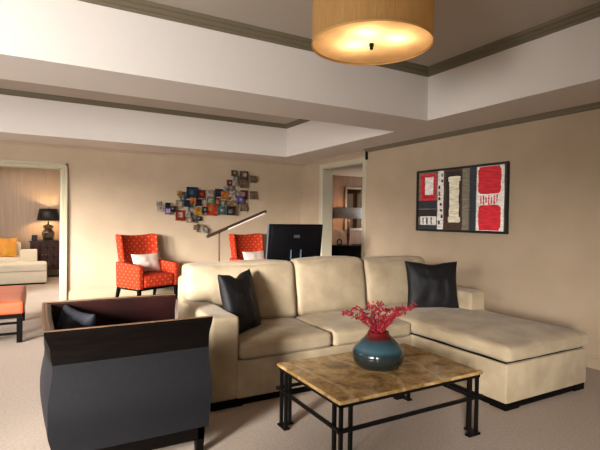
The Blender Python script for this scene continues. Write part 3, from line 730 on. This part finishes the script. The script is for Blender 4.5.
# ------------------------------------------------------------------ orange bench at the left edge
be = thing('bench', 'long orange leather bench on dark wooden legs at the left edge', 'bench', (-.40, 6.55, 0))
obj('seat_cushion', cushion(-.28, .28, -.67, .67, .315, .46, r=.03, puff=(.004, .004, .012), n=18, wr=.001), M['bench_orange'], be, True)
obj('seat_frame', bx(-.25, .25, -.63, .63, .27, .325), M['espresso'], be)
for x in (-.235, .235):
    for y in (-.6, .6): obj('leg', bx(x - .028, x + .028, y - .028, y + .028, 0, .28), M['espresso'], be)
for y in (-.6, .6):
    for z in (.10, .215): obj('stretcher', bx(-.22, .22, y - .012, y + .012, z - .012, z + .012), M['espresso'], be)

# ------------------------------------------------------------------ lounge beyond the left opening
ot = thing('ottoman', 'ivory upholstered ottoman in the adjoining lounge', 'ottoman', (-.19, 11.0, 0))
obj('body', bx(-.60, .36, -.25, .3, .03, .26, bev=.015, seg=2), M['ivory'], ot, True, angle=40)
obj('seat_cushion', cushion(-.605, .365, -.255, .305, .26, .42, r=.035, puff=(0, 0, .015), n=12), M['ivory'], ot, True)
obj('plinth', bx(-.57, .33, -.22, .27, 0, .03), M['espresso'], ot)
ar = thing('armchair', 'ivory armchair behind the ottoman, gold cushion on it', 'armchair', (-.55, 11.55, 0))
obj('seat', bx(-.34, .34, -.20, .30, .10, .50, bev=.02, seg=2), M['ivory'], ar, True, angle=40)
obj('backrest', cushion(-.36, .24, .22, .36, .35, .80, r=.04, n=10), M['ivory'], ar, True)
for x0, x1 in ((.23, .55), (-.55, -.36)): obj('armrest', bx(x0, x1, -.22, .14, .08, .655, bev=.02, seg=2), M['ivory'], ar, True, angle=40)
for x in (-.45, .45):
    for y in (-.17, .26): obj('leg', frustum(B(), x, y, 0, .10, .018, .022), M['espresso'], ar)
pillow_obj('throw_pillow', M['gold'], (-.56, 11.58, .505), radians(3), radians(-18), .38, .44, .12, 'gold yellow cushion standing on the ivory armchair', seed=4)
cs = thing('sideboard', 'oxblood lacquered sideboard with diamond-relief front in the lounge', 'sideboard', (.36, 11.95, 0))
obj('body', bx(-.50, .60, -.2, .22, .18, .80), M['chest'], cs)
obj('top', bx(-.52, .62, -.22, .23, .80, .825, bev=.004, seg=1), M['chest'], cs)
for k in range(4):
    x0 = -.49 + k * .27; bm = B(); box(bm, x0, x0 + .262, -.212, -.2, .195, .79)
    for q in range(2):
        for w in range(3):
            cx, cz = x0 + .066 + q * .131, .295 + w * .196
            a = [bm.verts.new((cx + .062, -.212, cz)), bm.verts.new((cx, -.212, cz + .094)), bm.verts.new((cx - .062, -.212, cz)), bm.verts.new((cx, -.212, cz - .094))]; ap = bm.verts.new((cx, -.238, cz))
            for r_ in range(4): bm.faces.new((a[r_], a[(r_ + 1) % 4], ap))
    d_ = obj('door', bm, M['chest'], cs)
    bm = B(); bmesh.ops.create_uvsphere(bm, u_segments=12, v_segments=8, radius=.014, matrix=Matrix.Translation((x0 + (.235 if k % 2 == 0 else .027), -.226, .52)))
    obj('knob', bm, M['silver'], d_, True)
for x in (-.46, .56):
    for y in (-.16, .18): obj('leg', frustum(B(), x, y, 0, .18, .02, .03), M['chest'], cs)
tl = thing('table_lamp', 'table lamp with black shade and bronze urn base on the sideboard', 'table lamp', (.212, 11.93, .825)); tl.scale = (1.06, 1.06, 1.02)
obj('base', lathe(B(), [(.11, 0), (.11, .02), (.095, .03), (.115, .10), (.125, .17), (.10, .22), (.075, .25), (.10, .30), (.105, .33), (.05, .35), (.02, .36), (.014, .42)], 8, capt=True), M['urn'], tl, True, angle=30)
bm = lathe(B(), [(.218, .445), (.172, .70)], 48, capb=False); so_ = obj('lamp_shade', bm, M['black_shade'], tl, True)
md = so_.modifiers.new('thick', 'SOLIDIFY'); md.thickness = .006
obj('finial', tube(B(), [(0, 0, .41), (0, 0, .73)], .006, 8), M['brushed'], tl)
light('POINT', 'table_lamp_light', (.212, 11.93, .825 + .57), 40, (1, .62, .28), .04)
bm = B(); box(bm, -.055, .055, -.04, .04, 0, .13, bev=.006, seg=1); b_ = obj('decorative_box', bm, M['frame_black'], loc=(-.055, 11.86, .825)); tag(b_, 'small black box on the sideboard beside the table lamp', 'box')

# ------------------------------------------------------------------ study beyond the right doorway
mi_ = thing('wall_mirror', 'tall mirror in a silver frame on the wall beyond the right doorway', 'mirror', (7.10, ROOMB_Y, 1.11))
bm = B()
for q in ((-.29, .29, 0, .06), (-.29, .29, 1.06, 1.12), (-.29, -.23, .06, 1.06), (.23, .29, .06, 1.06)): box(bm, q[0], q[1], -.035, 0, q[2], q[3], bev=.004, seg=1)
for k in range(15):
    for x in (-.26, .26): box(bm, x - .02, x + .02, -.043, -.03, .06 + k * .07, .10 + k * .07)
obj('frame', bm, M['silver'], mi_); obj('mirror_glass', bx(-.235, .235, -.012, -.004, .055, 1.065), M['mirror'], mi_)
co = thing('console_table', 'dark console table beyond the right doorway, lamp standing on it', 'console table', (6.85, 9.42, 0))
obj('top', bx(-.65, .75, -.22, .33, .72, .76, bev=.004, seg=1), M['espresso'], co)
obj('body', bx(-.60, .70, -.19, .32, .30, .72), M['espresso'], co)
for k in range(3):
    d_ = obj('drawer', bx(-.59 + k * .43, -.59 + k * .43 + .42, -.20, -.19, .33, .70), M['espresso'], co)
    bm = B(); bmesh.ops.create_uvsphere(bm, u_segments=12, v_segments=8, radius=.013, matrix=Matrix.Translation((-.38 + k * .43, -.212, .52))); obj('knob', bm, M['brushed'], d_, True)
for x in (-.56, .66):
    for y in (-.15, .28): obj('leg', frustum(B(), x, y, 0, .30, .02, .028), M['espresso'], co)
sl = thing('table_lamp', 'table lamp with wide grey drum shade and turned wooden base on console', 'table lamp', (6.66, 9.38, .76))
obj('base', lathe(B(), [(.09, 0), (.09, .015), (.05, .03), (.03, .06), (.045, .16), (.055, .26), (.03, .33), (.05, .37), (.03, .42), (.03, .60), (.012, .62)], 24, capt=True), M['beech'], sl, True, angle=50)
bm = lathe(B(), [(.38, .655), (.37, .915)], 64, capb=False); s2 = obj('lamp_shade', bm, M['grey_shade'], sl, True); md = s2.modifiers.new('thick', 'SOLIDIFY'); md.thickness = .005
bm = B(); tube(bm, [(0, 0, .54), (0, 0, .90)], .006, 8); tube(bm, [(-.37, 0, .90), (.37, 0, .90)], .004, 6); obj('harp', bm, M['brushed'], sl)
light('POINT', 'study_lamp_light', (6.66, 9.38, .76 + .74), 16, (1, .58, .24), .05)
bm = B(); n = 28
tube(bm, [(.066 * cos(2 * pi * k / 28), 0, .085 + .066 * sin(2 * pi * k / 28)) for k in range(29)], .015, 10, cap=False); box(bm, -.05, .05, -.03, .03, 0, .016)
rg = obj('ring_sculpture', bm, M['iron'], smooth=True, angle=50, loc=(6.36, 9.33, .76)); tag(rg, 'small dark ring ornament on the console table left of the lamp', 'ornament')

# ------------------------------------------------------------------ light: daylight through the windows, added fill lamps
DAY = (1, .97, .94)
LP = (90, 10, 70)
for (a, b_), e in zip(LW, LP):
    light('AREA', 'daylight', (XL - .30, (a + b_) / 2, 1.72), e, DAY, 1.35, (0, radians(-86), 0), b_ - a)
def aim(loc, to): return (Vector(to) - Vector(loc)).to_track_quat('-Z', 'Y').to_euler()
light('AREA', 'beam_fill', (-3.75, .4, 1.6), 290, DAY, 1.5, aim((-3.75, .4, 1.6), (-1.0, 5, 1.9)), 1.5, radians(95))  # added narrow lamp outside the left window, brightens the beam and back wall
sl_ = bpy.data.lights.new('low_sun', 'SUN'); sl_.energy = 43; sl_.angle = radians(22); sl_.color = (1, .96, .91)
so2 = bpy.data.objects.new('low_sun', sl_); C.objects.link(so2); so2.rotation_euler = aim((0, 0, 0), (cos(radians(13)) * cos(radians(38)), cos(radians(13)) * sin(radians(38)), -sin(radians(13))))
for (a, b_), e in zip(RW, (90,)):
    light('AREA', 'daylight', ((a + b_) / 2, YR - .35, 1.5), e, DAY, b_ - a, (radians(90), 0, 0), 1.9)
light('AREA', 'lounge_fill', (-.6, 10.3, 2.57), 75, (1, .84, .66), 1.6, (0, 0, 0), 1.6)  # unseen area lamp added to brighten the lounge
light('AREA', 'study_daylight', (8.4, 8.95, 1.5), 40, (.94, .96, 1), .7, aim((8.4, 8.95, 1.5), (6.66, 9.2, 1.4)), 1.2)
light('AREA', 'study_fill', (7.0, 7.6, 2.47), 10, (1, .84, .66), 1.0, (0, 0, 0), 1.0)  # small lamp without a fixture, added to lift the study

w = bpy.data.worlds.new('world'); S.world = w; w.use_nodes = True
w.node_tree.nodes['Background'].inputs[0].default_value = (.75, .85, 1, 1); w.node_tree.nodes['Background'].inputs[1].default_value = .6

# ------------------------------------------------------------------ camera
F = 466.; YAW = radians(29.4); PT = radians(.8); RL = radians(.8)
f = Vector((sin(YAW) * cos(PT), cos(YAW) * cos(PT), -sin(PT))); r = Vector((cos(YAW), -sin(YAW), 0)); u = r.cross(f)
r2 = cos(RL) * r + sin(RL) * u; u2 = -sin(RL) * r + cos(RL) * u
cd = bpy.data.cameras.new('camera'); cam = bpy.data.objects.new('camera', cd); C.objects.link(cam)
cd.sensor_width = 36; cd.lens = F / 600 * 36; cd.clip_start = .05
mw = Matrix((( r2.x, u2.x, -f.x, 0), (r2.y, u2.y, -f.y, 0), (r2.z, u2.z, -f.z, 1.4), (0, 0, 0, 1)))
cam.matrix_world = mw
S.camera = cam
vs = S.view_settings; vs.view_transform = 'Standard'; vs.look = 'None'; vs.gamma = 1; vs.use_curve_mapping = False; vs.exposure = -.45
